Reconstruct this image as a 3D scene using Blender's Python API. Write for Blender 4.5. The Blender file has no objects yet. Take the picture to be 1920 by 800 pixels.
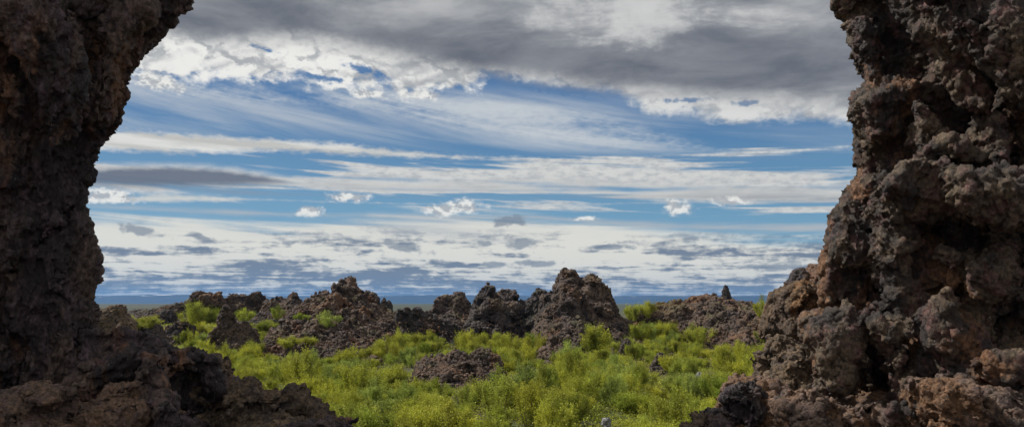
import bpy, math, random, time
import numpy as np
T0 = time.time()
random.seed(7)
RNG = np.random.default_rng(11)
SC = bpy.context.scene
COL = SC.collection
F = np.float32

# ------------------------------------------------------------------ camera
FPX = 1493.0
HORIZON = 568.0
PITCH = math.atan((HORIZON - 400) / FPX)
H_EYE = 5.0
CP, SP = math.cos(PITCH), math.sin(PITCH)

def ray(px, py):
    u = (px - 960) / FPX; v = -(py - 400) / FPX
    return np.array([u, CP - v * SP, SP + v * CP])

def at(px, py, Y):
    """world point seen at picture position (px, py) on the vertical plane y = Y"""
    d = ray(px, py)
    return np.array([0, 0, H_EYE]) + d * (Y / d[1])

def azel(px, py):
    d = ray(px, py); d = d / np.linalg.norm(d)
    return math.degrees(math.atan2(d[0], d[1])), math.degrees(math.asin(d[2]))

cam = bpy.data.cameras.new('camera'); cam.sensor_width = 36; cam.lens = 36 * FPX / 1920
cam.clip_start = 0.1; cam.clip_end = 60000
co = bpy.data.objects.new('camera', cam); COL.objects.link(co)
co.location = (0, 0, H_EYE); co.rotation_euler = (math.pi / 2 + PITCH, 0, 0)
SC.camera = co

# ------------------------------------------------------------------ noise
TN = 64
TAB = np.random.default_rng(3).random((TN, TN, TN)).astype(F) * 2 - 1
WN = 32
WJ = (np.random.default_rng(5).random((WN, WN, WN, 3)).astype(F) - 0.5) * 0.8 + 0.5

def vnoise(x, y, z):
    xi = np.floor(x).astype(np.int32); yi = np.floor(y).astype(np.int32); zi = np.floor(z).astype(np.int32)
    fx = (x - xi).astype(F); fy = (y - yi).astype(F); fz = (z - zi).astype(F)
    fx = fx * fx * (3 - 2 * fx); fy = fy * fy * (3 - 2 * fy); fz = fz * fz * (3 - 2 * fz)
    m = TN - 1
    x0 = xi & m; x1 = (xi + 1) & m; y0 = yi & m; y1 = (yi + 1) & m; z0 = zi & m; z1 = (zi + 1) & m
    a = TAB[x0, y0, z0] * (1 - fz) + TAB[x0, y0, z1] * fz
    b = TAB[x0, y1, z0] * (1 - fz) + TAB[x0, y1, z1] * fz
    c = TAB[x1, y0, z0] * (1 - fz) + TAB[x1, y0, z1] * fz
    d = TAB[x1, y1, z0] * (1 - fz) + TAB[x1, y1, z1] * fz
    a = a * (1 - fy) + b * fy; c = c * (1 - fy) + d * fy
    return a * (1 - fx) + c * fx

def fbm(x, y, z, oct=3, s=1.0, seed=0, gain=0.5):
    r = 0; a = 1.0; f = 1.0 / s; o = seed * 7.31 + 0.37
    for i in range(oct):
        r = r + a * vnoise(x * f + o, y * f + o * 1.7, z * f + o * 2.3)
        a *= gain; f *= 2.03; o += 5.7
    return r

def worley(x, y, z, s=1.0, seed=0):
    """returns F1, F2 in cell units"""
    o = seed * 3.77 + 0.21
    x = x / s + o; y = y / s + o * 1.3; z = z / s + o * 2.1
    bx = np.floor(x - .5).astype(np.int32); by = np.floor(y - .5).astype(np.int32); bz = np.floor(z - .5).astype(np.int32)
    f1 = np.full(x.shape, 9, F); f2 = f1.copy()
    m = WN - 1
    for i in (0, 1):
        for j in (0, 1):
            for k in (0, 1):
                J = WJ[(bx + i) & m, (by + j) & m, (bz + k) & m]
                d = np.sqrt((bx + i + J[..., 0] - x) ** 2 + (by + j + J[..., 1] - y) ** 2 + (bz + k + J[..., 2] - z) ** 2).astype(F)
                f2 = np.minimum(f2, np.maximum(f1, d)); f1 = np.minimum(f1, d)
    return f1, f2

def sstep(a, b, x):
    t = np.clip((x - a) / (b - a), 0, 1); return t * t * (3 - 2 * t)

def smin(a, b, k):
    h = np.clip(0.5 + 0.5 * (b - a) / k, 0, 1)
    return b * (1 - h) + a * h - k * h * (1 - h)
def smax(a, b, k): return -smin(-a, -b, k)

# ------------------------------------------------------------------ meshing
OFF = np.array([[i, j, k] for i in (0, 1) for j in (0, 1) for k in (0, 1)])
EDG = [(a, b) for a in range(8) for b in range(a + 1, 8) if np.abs(OFF[a] - OFF[b]).sum() == 1]

def snets(D, org, h):
    D = np.pad(D, 1, constant_values=-1.0); org = np.asarray(org) - h
    S = D > 0
    c = np.zeros(tuple(n - 1 for n in D.shape), np.int8)
    nx, ny, nz = c.shape
    for o in OFF: c += S[o[0]:o[0] + nx, o[1]:o[1] + ny, o[2]:o[2] + nz]
    mixed = (c > 0) & (c < 8)
    ci = np.argwhere(mixed)
    idx = np.full(c.shape, -1, np.int32); idx[mixed] = np.arange(len(ci))
    V = [D[ci[:, 0] + o[0], ci[:, 1] + o[1], ci[:, 2] + o[2]] for o in OFF]
    acc = np.zeros((len(ci), 3), F); cnt = np.zeros(len(ci), F)
    for a, b in EDG:
        m = (V[a] > 0) != (V[b] > 0)
        t = np.where(m, V[a] / np.where(m, V[a] - V[b], 1), 0)
        acc += m[:, None] * (OFF[a] + t[:, None] * (OFF[b] - OFF[a])); cnt += m
    verts = org + h * (ci + acc / cnt[:, None])
    quads = []
    ch = np.argwhere(S[:-1, 1:-1, 1:-1] != S[1:, 1:-1, 1:-1]) + [0, 1, 1]
    i, j, k = ch.T; q = np.stack([idx[i, j-1, k-1], idx[i, j, k-1], idx[i, j, k], idx[i, j-1, k]], 1)
    s = S[i, j, k]; quads.append(np.where(s[:, None], q, q[:, ::-1]))
    ch = np.argwhere(S[1:-1, :-1, 1:-1] != S[1:-1, 1:, 1:-1]) + [1, 0, 1]
    i, j, k = ch.T; q = np.stack([idx[i-1, j, k-1], idx[i-1, j, k], idx[i, j, k], idx[i, j, k-1]], 1)
    s = S[i, j, k]; quads.append(np.where(s[:, None], q, q[:, ::-1]))
    ch = np.argwhere(S[1:-1, 1:-1, :-1] != S[1:-1, 1:-1, 1:]) + [1, 1, 0]
    i, j, k = ch.T; q = np.stack([idx[i-1, j-1, k], idx[i, j-1, k], idx[i, j, k], idx[i-1, j, k]], 1)
    s = S[i, j, k]; quads.append(np.where(s[:, None], q, q[:, ::-1]))
    return keep_big(verts.astype(F), np.concatenate(quads))

def keep_big(V, Q):
    """drop floating crumbs: keep only the largest connected piece"""
    n = len(V); lab = np.arange(n)
    E = np.concatenate([Q[:, [0, 1]], Q[:, [1, 2]], Q[:, [2, 3]]])
    for it in range(60):
        m = np.minimum(lab[E[:, 0]], lab[E[:, 1]])
        new = lab.copy()
        np.minimum.at(new, lab[E[:, 0]], m); np.minimum.at(new, lab[E[:, 1]], m)
        while True:
            n2 = new[new]
            if (n2 == new).all(): break
            new = n2
        new = new[lab]
        while True:
            n2 = new[new]
            if (n2 == new).all(): break
            new = n2
        if (new == lab).all(): break
        lab = new
    big = np.bincount(lab).argmax()
    kv = lab == big
    mp = np.cumsum(kv) - 1
    Q = Q[kv[Q[:, 0]]]
    return V[kv], mp[Q]

def vnormals(V, Q):
    n = np.cross(V[Q[:, 2]] - V[Q[:, 0]], V[Q[:, 3]] - V[Q[:, 1]])
    N = np.zeros_like(V)
    for c in range(3):
        s = 0
        for k in range(4): s = s + np.bincount(Q[:, k], n[:, c], len(V))
        N[:, c] = s
    return N / (np.linalg.norm(N, axis=1, keepdims=True) + 1e-9)

def subdiv(V, Q):
    n = len(V)
    e = np.concatenate([Q[:, [0, 1]], Q[:, [1, 2]], Q[:, [2, 3]], Q[:, [3, 0]]])
    key = np.minimum(e[:, 0], e[:, 1]).astype(np.int64) * n + np.maximum(e[:, 0], e[:, 1])
    u, inv = np.unique(key, return_inverse=True)
    inv = inv.reshape(-1)
    em = (V[u // n] + V[u % n]) / 2
    fc = V[Q].mean(1)
    m = len(Q); E = [n + inv[i * m:(i + 1) * m] for i in range(4)]
    c = n + len(u) + np.arange(m)
    q = np.concatenate([np.stack([Q[:, i], E[i], c, E[i - 1]], 1) for i in range(4)])
    return np.concatenate([V, em, fc]).astype(F), q

def mesh_obj(name, V, Q, mat, parent=None, smooth=True, origin=None):
    V = np.asarray(V, F)
    if origin is None: origin = np.array([V[:, 0].mean(), V[:, 1].mean(), V[:, 2].min()])
    origin = np.asarray(origin, F)
    me = bpy.data.meshes.new(name)
    k = Q.shape[1]
    me.vertices.add(len(V)); me.vertices.foreach_set('co', (V - origin).ravel().astype(F))
    me.loops.add(Q.size); me.loops.foreach_set('vertex_index', Q.ravel().astype(np.int32))
    me.polygons.add(len(Q)); me.polygons.foreach_set('loop_start', (np.arange(len(Q)) * k).astype(np.int32))
    me.polygons.foreach_set('loop_total', np.full(len(Q), k, np.int32))
    me.polygons.foreach_set('use_smooth', np.full(len(Q), smooth))
    me.update(calc_edges=True); me.materials.append(mat)
    o = bpy.data.objects.new(name, me); COL.objects.link(o); o.location = origin.tolist()
    if parent: o.parent = parent
    return o

def tag(o, label=None, cat=None, group=None, kind=None):
    if label: o['label'] = label
    if cat: o['category'] = cat
    if group: o['group'] = group
    if kind: o['kind'] = kind
    return o

# ------------------------------------------------------------------ node helper
class X:
    nt = None
    def __init__(s, sock): s.s = sock
    @staticmethod
    def link(v, inp):
        if isinstance(v, X): X.nt.links.new(v.s, inp)
        elif v is not None: inp.default_value = v
    def _m(op, a, b=None, c=None, clamp=False):
        n = X.nt.nodes.new('ShaderNodeMath'); n.operation = op; n.use_clamp = clamp
        X.link(a, n.inputs[0])
        if b is not None: X.link(b, n.inputs[1])
        if c is not None: X.link(c, n.inputs[2])
        return X(n.outputs[0])
    def __add__(a, b): return X._m('ADD', a, b)
    __radd__ = __add__
    def __mul__(a, b): return X._m('MULTIPLY', a, b)
    __rmul__ = __mul__
    def __sub__(a, b): return X._m('SUBTRACT', a, b)
    def __rsub__(a, b): return X._m('SUBTRACT', b, a)
    def __truediv__(a, b): return X._m('DIVIDE', a, b)
def nmin(a, b): return X._m('MINIMUM', a, b)
def nmax(a, b): return X._m('MAXIMUM', a, b)
def clamp(a): return X._m('ADD', a, 0.0, clamp=True)
def nss(x, a, b, lo=0.0, hi=1.0):
    n = X.nt.nodes.new('ShaderNodeMapRange'); n.interpolation_type = 'SMOOTHSTEP'
    X.link(x, n.inputs[0]); n.inputs[1].default_value = a; n.inputs[2].default_value = b
    n.inputs[3].default_value = lo; n.inputs[4].default_value = hi
    return X(n.outputs[0])
def vec(x, y, z=0.0):
    n = X.nt.nodes.new('ShaderNodeCombineXYZ')
    X.link(x, n.inputs[0]); X.link(y, n.inputs[1]); X.link(z, n.inputs[2]); return X(n.outputs[0])
def sep(v):
    n = X.nt.nodes.new('ShaderNodeSeparateXYZ'); X.link(v, n.inputs[0]); return [X(o) for o in n.outputs]
def tnoise(v, scale=1.0, detail=4.0, rough=0.5, dist=0.0):
    n = X.nt.nodes.new('ShaderNodeTexNoise'); X.link(v, n.inputs['Vector'])
    n.inputs['Scale'].default_value = scale; n.inputs['Detail'].default_value = detail
    n.inputs['Roughness'].default_value = rough; n.inputs['Distortion'].default_value = dist
    return X(n.outputs[0])
def tvor(v, scale=1.0, feature='F1'):
    n = X.nt.nodes.new('ShaderNodeTexVoronoi'); n.feature = feature; X.link(v, n.inputs['Vector'])
    n.inputs['Scale'].default_value = scale; return X(n.outputs['Distance'])
def cmix(t, a, b, mode='MIX'):
    n = X.nt.nodes.new('ShaderNodeMix'); n.data_type = 'RGBA'; n.blend_type = mode
    X.link(t, n.inputs[0])
    for v, i in ((a, 6), (b, 7)):
        if isinstance(v, tuple) and len(v) == 3: v = (*v, 1)
        X.link(v, n.inputs[i])
    return X(n.outputs[2])
def grey(v):
    n = X.nt.nodes.new('ShaderNodeCombineColor')
    for i in range(3): X.link(v, n.inputs[i])
    return X(n.outputs[0])
def curve(t, pts, smooth=True):
    n = X.nt.nodes.new('ShaderNodeFloatCurve'); X.link(t, n.inputs['Value'])
    c = n.mapping.curves[0]
    pts = sorted(pts)
    while len(c.points) < len(pts): c.points.new(0.5, 0.5)
    for p, (a, b) in zip(c.points, pts):
        p.location = (a, b); p.handle_type = 'AUTO_CLAMPED' if smooth else 'VECTOR'
    n.mapping.extend = 'HORIZONTAL'
    n.mapping.update(); return X(n.outputs[0])

# ------------------------------------------------------------------ materials
def new_mat(name):
    m = bpy.data.materials.new(name); m.use_nodes = True
    X.nt = m.node_tree
    b = m.node_tree.nodes['Principled BSDF']
    return m, b

def rock_mat(name, c1, c2, c3, size=1.0, rust=None, rust_amt=0.5, speck=0.3, bump=0.5, moss=None, vert=1.0, upmoss=0.0, gloss=.88):
    """size: metres of the coarse pattern"""
    m, b = new_mat(name)
    g = X.nt.nodes.new('ShaderNodeNewGeometry'); P = X(g.outputs['Position'])
    if vert != 1.0:
        p_ = sep(P); P = vec(p_[0], p_[1], p_[2] * vert)
    n1 = tnoise(P, 0.9 / size, 5, 0.6, 0.4)
    n2 = tnoise(P, 3.1 / size, 8, 0.68)
    nk = tnoise(P, 1.5 / size, 8, 0.7, 0.5)
    n3 = tnoise(P, 14 / size, 4, 0.7)
    col = cmix(nss(n1, 0.42, 0.6), c1, c2)
    col = cmix(nss(n2, 0.46, 0.66), col, c3)
    if rust:
        nr = tnoise(P, 0.55 / size, 6, 0.65, 0.6)
        col = cmix(nss(nr, 0.60 - 0.12 * rust_amt, 0.66 - 0.10 * rust_amt) * 0.8, col, rust)
    col = cmix(0.9, col, grey(nss(n3, 0.3, 0.72, 0.32, 2.0)), 'MULTIPLY')
    col = cmix(nss(nk, 0.54, 0.62) * 0.75, col, (.026, .022, .023))
    if speck:
        sp = tnoise(P, 26 / size, 2, 0.6)
        sp2 = tnoise(P, 1.7 / size, 2, 0.5)
        col = cmix(nss(sp, 0.66, 0.72) * nss(sp2, 0.45, 0.6) * speck, col, (0.30, 0.28, 0.25))
    if moss:
        nm = tnoise(P, 0.8 / size, 5, 0.65)
        up = sep(X(g.outputs['Normal']))[2]
        col = cmix(nss(nm, 0.5, 0.62) * nss(up, 0.2, 0.8) * upmoss, col, moss)
    X.link(col, b.inputs['Base Color'])
    b.inputs['Roughness'].default_value = gloss; b.inputs['Specular IOR Level'].default_value = 0.5
    v1 = tvor(P, 9 / size); n5 = tnoise(P, 20 / size, 5, 0.7)
    bm = X.nt.nodes.new('ShaderNodeBump'); bm.inputs['Strength'].default_value = bump
    bm.inputs['Distance'].default_value = 0.06 * size
    X.link(v1 * 0.8 + n5 * 1.2 + n3 * 0.6, bm.inputs['Height'])
    X.nt.links.new(bm.outputs[0], b.inputs['Normal'])
    return m

M_WALL = rock_mat('dark_lava_wall', (.030, .023, .025), (.120, .082, .066), (.092, .060, .075), 0.8, rust=(.17, .085, .045), rust_amt=0.6, speck=0.9, bump=1.0, vert=.45, gloss=.66)
M_WALLR = rock_mat('brown_lava_wall', (.032, .025, .022), (.125, .088, .055), (.110, .052, .046), 0.8, rust=(.19, .092, .042), rust_amt=0.5, speck=0.8, bump=1.0, vert=.8, gloss=.68)
M_FLOOR = rock_mat('reddish_lava_ledge', (.095, .064, .050), (.165, .100, .064), (.115, .072, .064), 0.7, rust=(.16, .08, .035), rust_amt=0.7, speck=0.8, bump=0.9, gloss=.7)
M_ORANGE = rock_mat('orange_lava', (.125, .080, .045), (.095, .062, .042), (.07, .05, .038), 0.9, rust=(.21, .11, .045), rust_amt=0.7, speck=0.3, bump=0.8)
M_TAN = rock_mat('tan_lava', (.12, .085, .055), (.16, .11, .068), (.08, .06, .05), 0.8, speck=0.4, bump=0.9)
M_CRAG = rock_mat('brown_crag_lava', (.070, .050, .041), (.130, .087, .060), (.078, .060, .056), 3.0, rust=(.13, .068, .035), rust_amt=0.5, speck=0.5, bump=1.0, moss=(.10, .11, .03), upmoss=0.35)
M_DARK = rock_mat('dark_crag_lava', (.048, .040, .040), (.088, .067, .058), (.066, .054, .059), 2.5, rust=(.10, .06, .04), rust_amt=0.2, speck=0.5, bump=1.0, moss=(.09, .10, .03), upmoss=0.3)
M_SCREE = rock_mat('brown_scree_lava', (.082, .055, .042), (.140, .090, .060), (.080, .060, .056), 2.5, rust=(.15, .075, .04), rust_amt=0.6, speck=0.6, bump=1.0, moss=(.12, .13, .03), upmoss=0.4)
M_GREY = rock_mat('grey_stone', (.20, .20, .22), (.26, .26, .28), (.16, .16, .17), 1.0, speck=0.3, bump=0.5)

# ------------------------------------------------------------------ terrain
GK = {}
def ground_z(x, y):
    x = np.asarray(x, float); y = np.asarray(y, float)
    plat = 3.3 * (1 - sstep(7.5, 19, y + 0.10 * np.abs(x) * 0)) 
    yo = y + 7 * fbm(x, x * 0 + 3.3, x * 0, 2, 26, 4) + 12 * sstep(6, 40, -x) + 6 * sstep(18, 40, x)
    rise = 2.55 * sstep(60, 104, yo)
    und = 0.35 * fbm(x, y, x * 0 + 1.5, 3, 9, 2) * sstep(16, 26, y)
    und = und * (1 - 0.0 * y)
    far = 0.9 * fbm(x, y, x * 0, 2, 260, 6) * sstep(150, 500, y)
    return plat + rise + und + far - 0.4

def ground_hit(px, py):
    d = ray(px, py); d = d / d[1]
    ys = np.arange(19, 400, 0.25)
    z = H_EYE + d[2] * ys; g = ground_z(d[0] * ys, ys)
    k = np.argmax(z <= g)
    if z[k] > g[k]: k = len(ys) - 1
    return np.array([d[0] * ys[k], ys[k], g[k]])

def spaced(a, b, core, step, grow):
    v = [0.0]; 
    s = step
    while v[-1] < b:
        if v[-1] > core: s *= grow
        v.append(v[-1] + s)
    return np.array(v)
xr = spaced(0, 14000, 62, 0.32, 1.09); xs = np.concatenate([-xr[:0:-1], xr])
yr = spaced(0, 14000, 125, 0.32, 1.06); yb = spaced(0, 14000, 5, 0.5, 1.3)
ys = np.concatenate([-yb[:0:-1], yr])
XX, YY = np.meshgrid(xs, ys, indexing='ij')
ZZ = ground_z(XX, YY)
nearm = (np.abs(XX) < 75) & (YY > 10) & (YY < 150)
fine = np.zeros_like(ZZ)
xf, yf_ = XX[nearm], YY[nearm]
w1, _ = worley(xf, yf_, xf * 0, 0.9, 3)
fine[nearm] = 0.10 * fbm(xf, yf_, xf * 0, 3, 1.2, 9) + 0.10 * (0.5 - w1)
ZZ = ZZ + fine
nx, ny = ZZ.shape
I = np.arange(nx * ny).reshape(nx, ny)
Q = np.stack([I[:-1, :-1].ravel(), I[1:, :-1].ravel(), I[1:, 1:].ravel(), I[:-1, 1:].ravel()], 1)
m, b = new_mat('mossy_lava_ground')
g = X.nt.nodes.new('ShaderNodeNewGeometry'); P = X(g.outputs['Position'])
n1 = tnoise(P, 0.22, 6, 0.65); n2 = tnoise(P, 1.6, 5, 0.7); n3 = tnoise(P, 9, 4, 0.7)
col = cmix(nss(n1, 0.42, 0.56), (.055, .045, .026), (.075, .095, .016))
col = cmix(nss(n2, 0.45, 0.62), col, (.055, .045, .036))
pd = sep(P)[1]
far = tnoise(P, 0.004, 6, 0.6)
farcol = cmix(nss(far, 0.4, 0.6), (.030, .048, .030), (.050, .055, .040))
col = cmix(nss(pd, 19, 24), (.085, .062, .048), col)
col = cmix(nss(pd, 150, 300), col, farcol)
col = cmix(0.8, col, grey(nss(n3, 0.3, 0.7, 0.5, 1.5)), 'MULTIPLY')
X.link(col, b.inputs['Base Color']); b.inputs['Roughness'].default_value = 0.95
bm = X.nt.nodes.new('ShaderNodeBump'); bm.inputs['Strength'].default_value = .7; bm.inputs['Distance'].default_value = .1
X.link(n3 + n2, bm.inputs['Height']); X.nt.links.new(bm.outputs[0], b.inputs['Normal'])
gr = mesh_obj('ground', np.stack([XX.ravel(), YY.ravel(), ZZ.ravel()], 1), Q, m, origin=(0, 0, 0))
tag(gr, kind='structure')

# ------------------------------------------------------------------ rock generators
FOOT = []   # height functions of the crags, for keeping shrubs off them
def facets(x, y, z, s=1.0, seed=0):
    """broken, flat-faced chunks: every cell is a randomly tilted plane; returns height in cell units"""
    o = seed * 2.77 + 0.41
    x = x / s + o; y = y / s + o * 1.3; z = z / s + o * 2.1
    bx = np.floor(x - .5).astype(np.int32); by = np.floor(y - .5).astype(np.int32); bz = np.floor(z - .5).astype(np.int32)
    f1 = np.full(x.shape, 9, F); hgt = np.zeros(x.shape, F)
    m = WN - 1
    for i in (0, 1):
        for j in (0, 1):
            for k in (0, 1):
                J = WJ[(bx + i) & m, (by + j) & m, (bz + k) & m]
                K = WJ[(by + j + 5) & m, (bz + k + 9) & m, (bx + i + 3) & m]
                ex = x - bx - i - J[..., 0]; ey = y - by - j - J[..., 1]; ez = z - bz - k - J[..., 2]
                d = np.sqrt(ex * ex + ey * ey + ez * ez).astype(F)
                hh = ((K[..., 0] - .5) * ex + (K[..., 1] - .5) * ey + (K[..., 2] - .5) * ez) * 2.6 + (K[..., 0] + K[..., 1] - 1) * .45
                nb = d < f1
                hgt = np.where(nb, hh, hgt); f1 = np.minimum(f1, d)
    return np.clip(hgt, -.8, .8).astype(F)

def rough(V, Q, sizes, amps, seed, fine=0.0, fs=0.2, lump=0.7):
    N = vnormals(V, Q)
    x, y, z = V.T
    d = 0
    for s, a in zip(sizes, amps):
        wx = 0.35 * s * fbm(x, y, z, 2, s * 0.9, seed + 1)
        f1, f2 = worley(x + wx, y + wx, z - wx, s, seed)
        d = d + a * (0.55 - f1) * lump - a * 0.5 * np.clip(0.12 - (f2 - f1), 0, 1) / 0.12
        d = d + a * 0.95 * facets(x + wx, y - wx, z * .75 + wx, s * 1.15, seed + 2)
    if fine: d = d + fine * (1.2 - 2.4 * np.abs(fbm(x, y, z * .7, 3, fs, seed + 4)))
    return V + N * d[:, None].astype(F)

def crag(name, prof, Yc, toe, mat, label, cat='rock', cliff=0.5, h=0.13, seed=1, back=3.5, sizes=(1.5, .55), amps=(.30, .14), warp=0.5, wx=0.25, group=None, jag=0.35, minfront=1.2, dn=None):
    if dn is None: dn = 1.0 if prof[-1][0] - prof[0][0] > 140 else (.7 if prof[-1][0] - prof[0][0] > 70 else .35)
    if Yc > 80 and h > .1: h *= 1.35
    pts = np.array([at(px, py, Yc) for px, py in prof])
    tx = []; ty = []
    for px, py in toe:
        g = ground_hit(px, py); tx.append(pts[0, 0] * 0 + at(px, py, Yc)[0]); ty.append(min(g[1], Yc - minfront))
    x0, x1 = pts[0, 0], pts[-1, 0]
    ymin = min(ty) - 1.0
    gx = np.arange(x0 - 1.2, x1 + 1.2, h); gy = np.arange(ymin, Yc + back + 1, h)
    zg = ground_z(0.5 * (x0 + x1), Yc)
    zlo = float(min(ground_z(np.array([x0, x1, x0, x1]), np.array([ymin, ymin, Yc, Yc])))) - 0.7
    gz = np.arange(zlo, pts[:, 2].max() + 0.9, h)
    Xg, Yg, Zg = np.meshgrid(gx.astype(F), gy.astype(F), gz.astype(F), indexing='ij')
    S1 = np.array([[0, 0], [.35, .22], [.6, .42], [.72, .72], [.86, .93], [1, 1]])
    S2 = np.array([[0, 0], [.25, .3], [.5, .55], [.75, .8], [.9, .95], [1, 1]])
    SS = S1 * cliff + S2 * (1 - cliff)
    edge = 0.9
    def hf(x, y):
        zc = np.interp(x, pts[:, 0], pts[:, 2]); Yt = np.interp(x, tx, ty)
        gz_ = ground_z(x, y)
        s = np.clip((y - Yt) / (Yc - Yt), -0.15, 1)
        top = np.where(s < 0, s * 2, np.interp(np.clip(s, 0, 1), SS[:, 0], SS[:, 1]))
        b = np.clip((y - Yc) / back, 0, 1.3)
        top = np.where(y > Yc, 1 - b ** 2, top)
        fall = np.clip(np.minimum(x - x0, x1 - x) / edge + 0.35, -0.5, 1)
        return gz_ + (zc - gz_) * np.minimum(top, 1) * 1.0 + np.minimum(fall - 1, 0) * 0.9 - 0.05
    wxn = fbm(Xg, Yg, Zg, 2, 1.6, seed); wyn = fbm(Xg, Yg, Zg, 2, 1.9, seed + 2)
    prox = 1
    D = hf(Xg + wx * wxn, Yg + warp * 2.4 * wyn) - Zg
    D = D + jag * fbm(Xg, Yg, Zg, 3, 1.1, seed + 3, .55) * np.clip(1.1 - 0 * D, 0, 1)
    f1, f2 = worley(Xg, Yg, Zg * 1.2, 1.7, seed)
    top_ = np.clip((np.interp(Xg, pts[:, 0], pts[:, 2]) - Zg) / 1.6, .2, 1)
    D = D + dn * top_ * (0.10 * (0.5 - f1) + .55 * facets(Xg + .3 * wxn, Yg, Zg * .7, 1.3, seed)) - dn * 0.25 * np.clip(0.15 - (f2 - f1), 0, 1) / 0.15
    nn = fbm(Xg, Yg, Zg * .6, 2, 1.3, seed + 8)
    D = D - dn * .45 * np.clip(.09 - np.abs(nn), 0, 1) / .09
    V, Qd = snets(D.astype(F), (gx[0], gy[0], gz[0]), h)
    V, Qd = subdiv(V, Qd)
    V = rough(V, Qd, sizes, amps, seed + 5, 0.06, 0.3, lump=.3)
    o = mesh_obj(name, V, Qd, mat)
    tag(o, label, cat, group)
    FOOT.append((x0, x1, ymin, Yc + back, hf))
    return o

crag('lava_outcrop', [(150, 590), (190, 572), (205, 569), (226, 571), (234, 590), (262, 625), (282, 650)], 50, [(150, 690), (282, 670)], M_TAN,
     'pale brown lava outcrop peeping out beside the dark cave wall on the left', cliff=.7, seed=21, h=.09, sizes=(.7, .3), amps=(.14, .08), jag=.2, warp=.3)
crag('lava_ridge', [(215, 590), (240, 583), (280, 578), (320, 571), (345, 566), (356, 580)], 112, [(215, 606), (356, 612)], M_DARK,
     'low dark lava ridge on the skyline above the leftmost green shrub', cliff=.5, seed=31, h=.16)
crag('lava_crag', [(334, 575), (352, 560), (362, 549), (376, 545), (390, 544), (402, 549), (414, 546), (420, 560), (424, 585)], 108, [(334, 600), (424, 600)], M_CRAG,
     'flat-topped brown crag on the skyline right behind the tall green shrubs', 'crag', cliff=.8, seed=41, h=.15, wx=.15)
crag('lava_crag', [(420, 575), (424, 552), (440, 547), (455, 549), (468, 553), (474, 547), (486, 545), (494, 553), (503, 570)], 110, [(420, 605), (503, 605)], M_CRAG,
     'double-humped brown crag on the skyline behind the slender rock spire', 'crag', cliff=.8, seed=51, h=.15, wx=.15)
crag('lava_crag', [(495, 575), (503, 560), (516, 556), (521, 549), (527, 556), (540, 562), (545, 551), (553, 548), (562, 552), (567, 562), (590, 565), (612, 575)], 106, [(495, 612), (612, 612)], M_CRAG,
     'low brown skyline crag with two small knobs, left of the rubble cone', 'crag', cliff=.7, seed=61, h=.15, wx=.12)
crag('lava_crag', [(560, 580), (575, 566), (592, 556), (612, 550), (634, 547), (644, 543), (650, 525), (657, 520), (665, 525), (670, 541), (684, 546), (700, 553), (712, 563), (722, 578), (745, 592), (775, 612)], 93,
     [(560, 655), (590, 686), (640, 697), (740, 695), (775, 680)], M_SCREE,
     'cone-shaped brown crag with a knob on top and a rubble slope below', 'crag', cliff=.6, seed=71, h=.12, wx=.08, sizes=(1.6, .6), amps=(.34, .15), jag=.6, warp=.7)
crag('rock_finger', [(712, 575), (716, 556), (722, 556), (724, 566), (728, 562), (733, 561), (738, 578)], 96, [(712, 600), (738, 600)], M_DARK,
     'pair of thin dark rock fingers standing just right of the cone-shaped crag', 'rock', cliff=1, seed=75, h=.08, wx=.05, warp=.1, jag=.08, sizes=(.4, .2), amps=(.06, .04), back=1.2)
crag('lava_outcrop', [(728, 590), (745, 580), (770, 577), (795, 577), (808, 585), (830, 594), (850, 604), (875, 622), (892, 640)], 84, [(728, 640), (800, 645), (892, 650)], M_DARK,
     'dark broken lava slope between the cone-shaped crag and the rounded crag', cliff=.5, seed=81, h=.13)
crag('lava_crag', [(803, 590), (810, 570), (820, 556), (832, 550), (845, 549), (858, 545), (868, 546), (878, 556), (884, 566), (892, 590)], 98, [(803, 620), (892, 620)], M_CRAG,
     'small rounded brown crag standing alone between two gaps on the skyline', 'crag', cliff=.8, seed=91, h=.13, wx=.12)
crag('lava_crag', [(872, 610), (884, 588), (892, 556), (898, 541), (908, 538), (916, 534), (930, 540), (945, 541), (955, 548), (963, 544), (972, 556), (984, 560), (992, 554), (1000, 545), (1008, 543), (1020, 552), (1034, 560)], 91,
     [(872, 640), (960, 642), (1034, 640)], M_DARK,
     'dark jagged crag joined to the left side of the tallest crag', 'crag', cliff=.9, seed=101, h=.12, wx=.08, jag=.5, warp=.7, amps=(.34, .15))
crag('lava_crag', [(990, 640), (1002, 600), (1012, 570), (1022, 552), (1034, 541), (1042, 533), (1048, 511), (1058, 504), (1072, 506), (1080, 524), (1086, 526), (1096, 520), (1108, 517), (1122, 521), (1138, 532), (1146, 546), (1150, 562), (1160, 583), (1172, 600), (1196, 625), (1212, 640)], 87,
     [(990, 662), (1020, 692), (1060, 690), (1140, 665), (1212, 660)], M_CRAG,
     'tallest brown crag in the middle, topped by a rocky knob', 'crag', cliff=.9, seed=115, h=.12, wx=.08, jag=.5, warp=.7, amps=(.34, .15))
crag('lava_ridge', [(1190, 592), (1210, 572), (1232, 562), (1260, 561), (1285, 560), (1310, 556), (1330, 550), (1342, 557), (1356, 562), (1380, 564), (1404, 566), (1418, 576), (1430, 592), (1448, 620)], 89,
     [(1196, 612), (1240, 635), (1310, 668), (1448, 682)], M_SCREE,
     'long brown rubble ridge right of the tallest crag, carrying a small dark pinnacle', cliff=.45, seed=125, h=.13, wx=.15)
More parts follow.
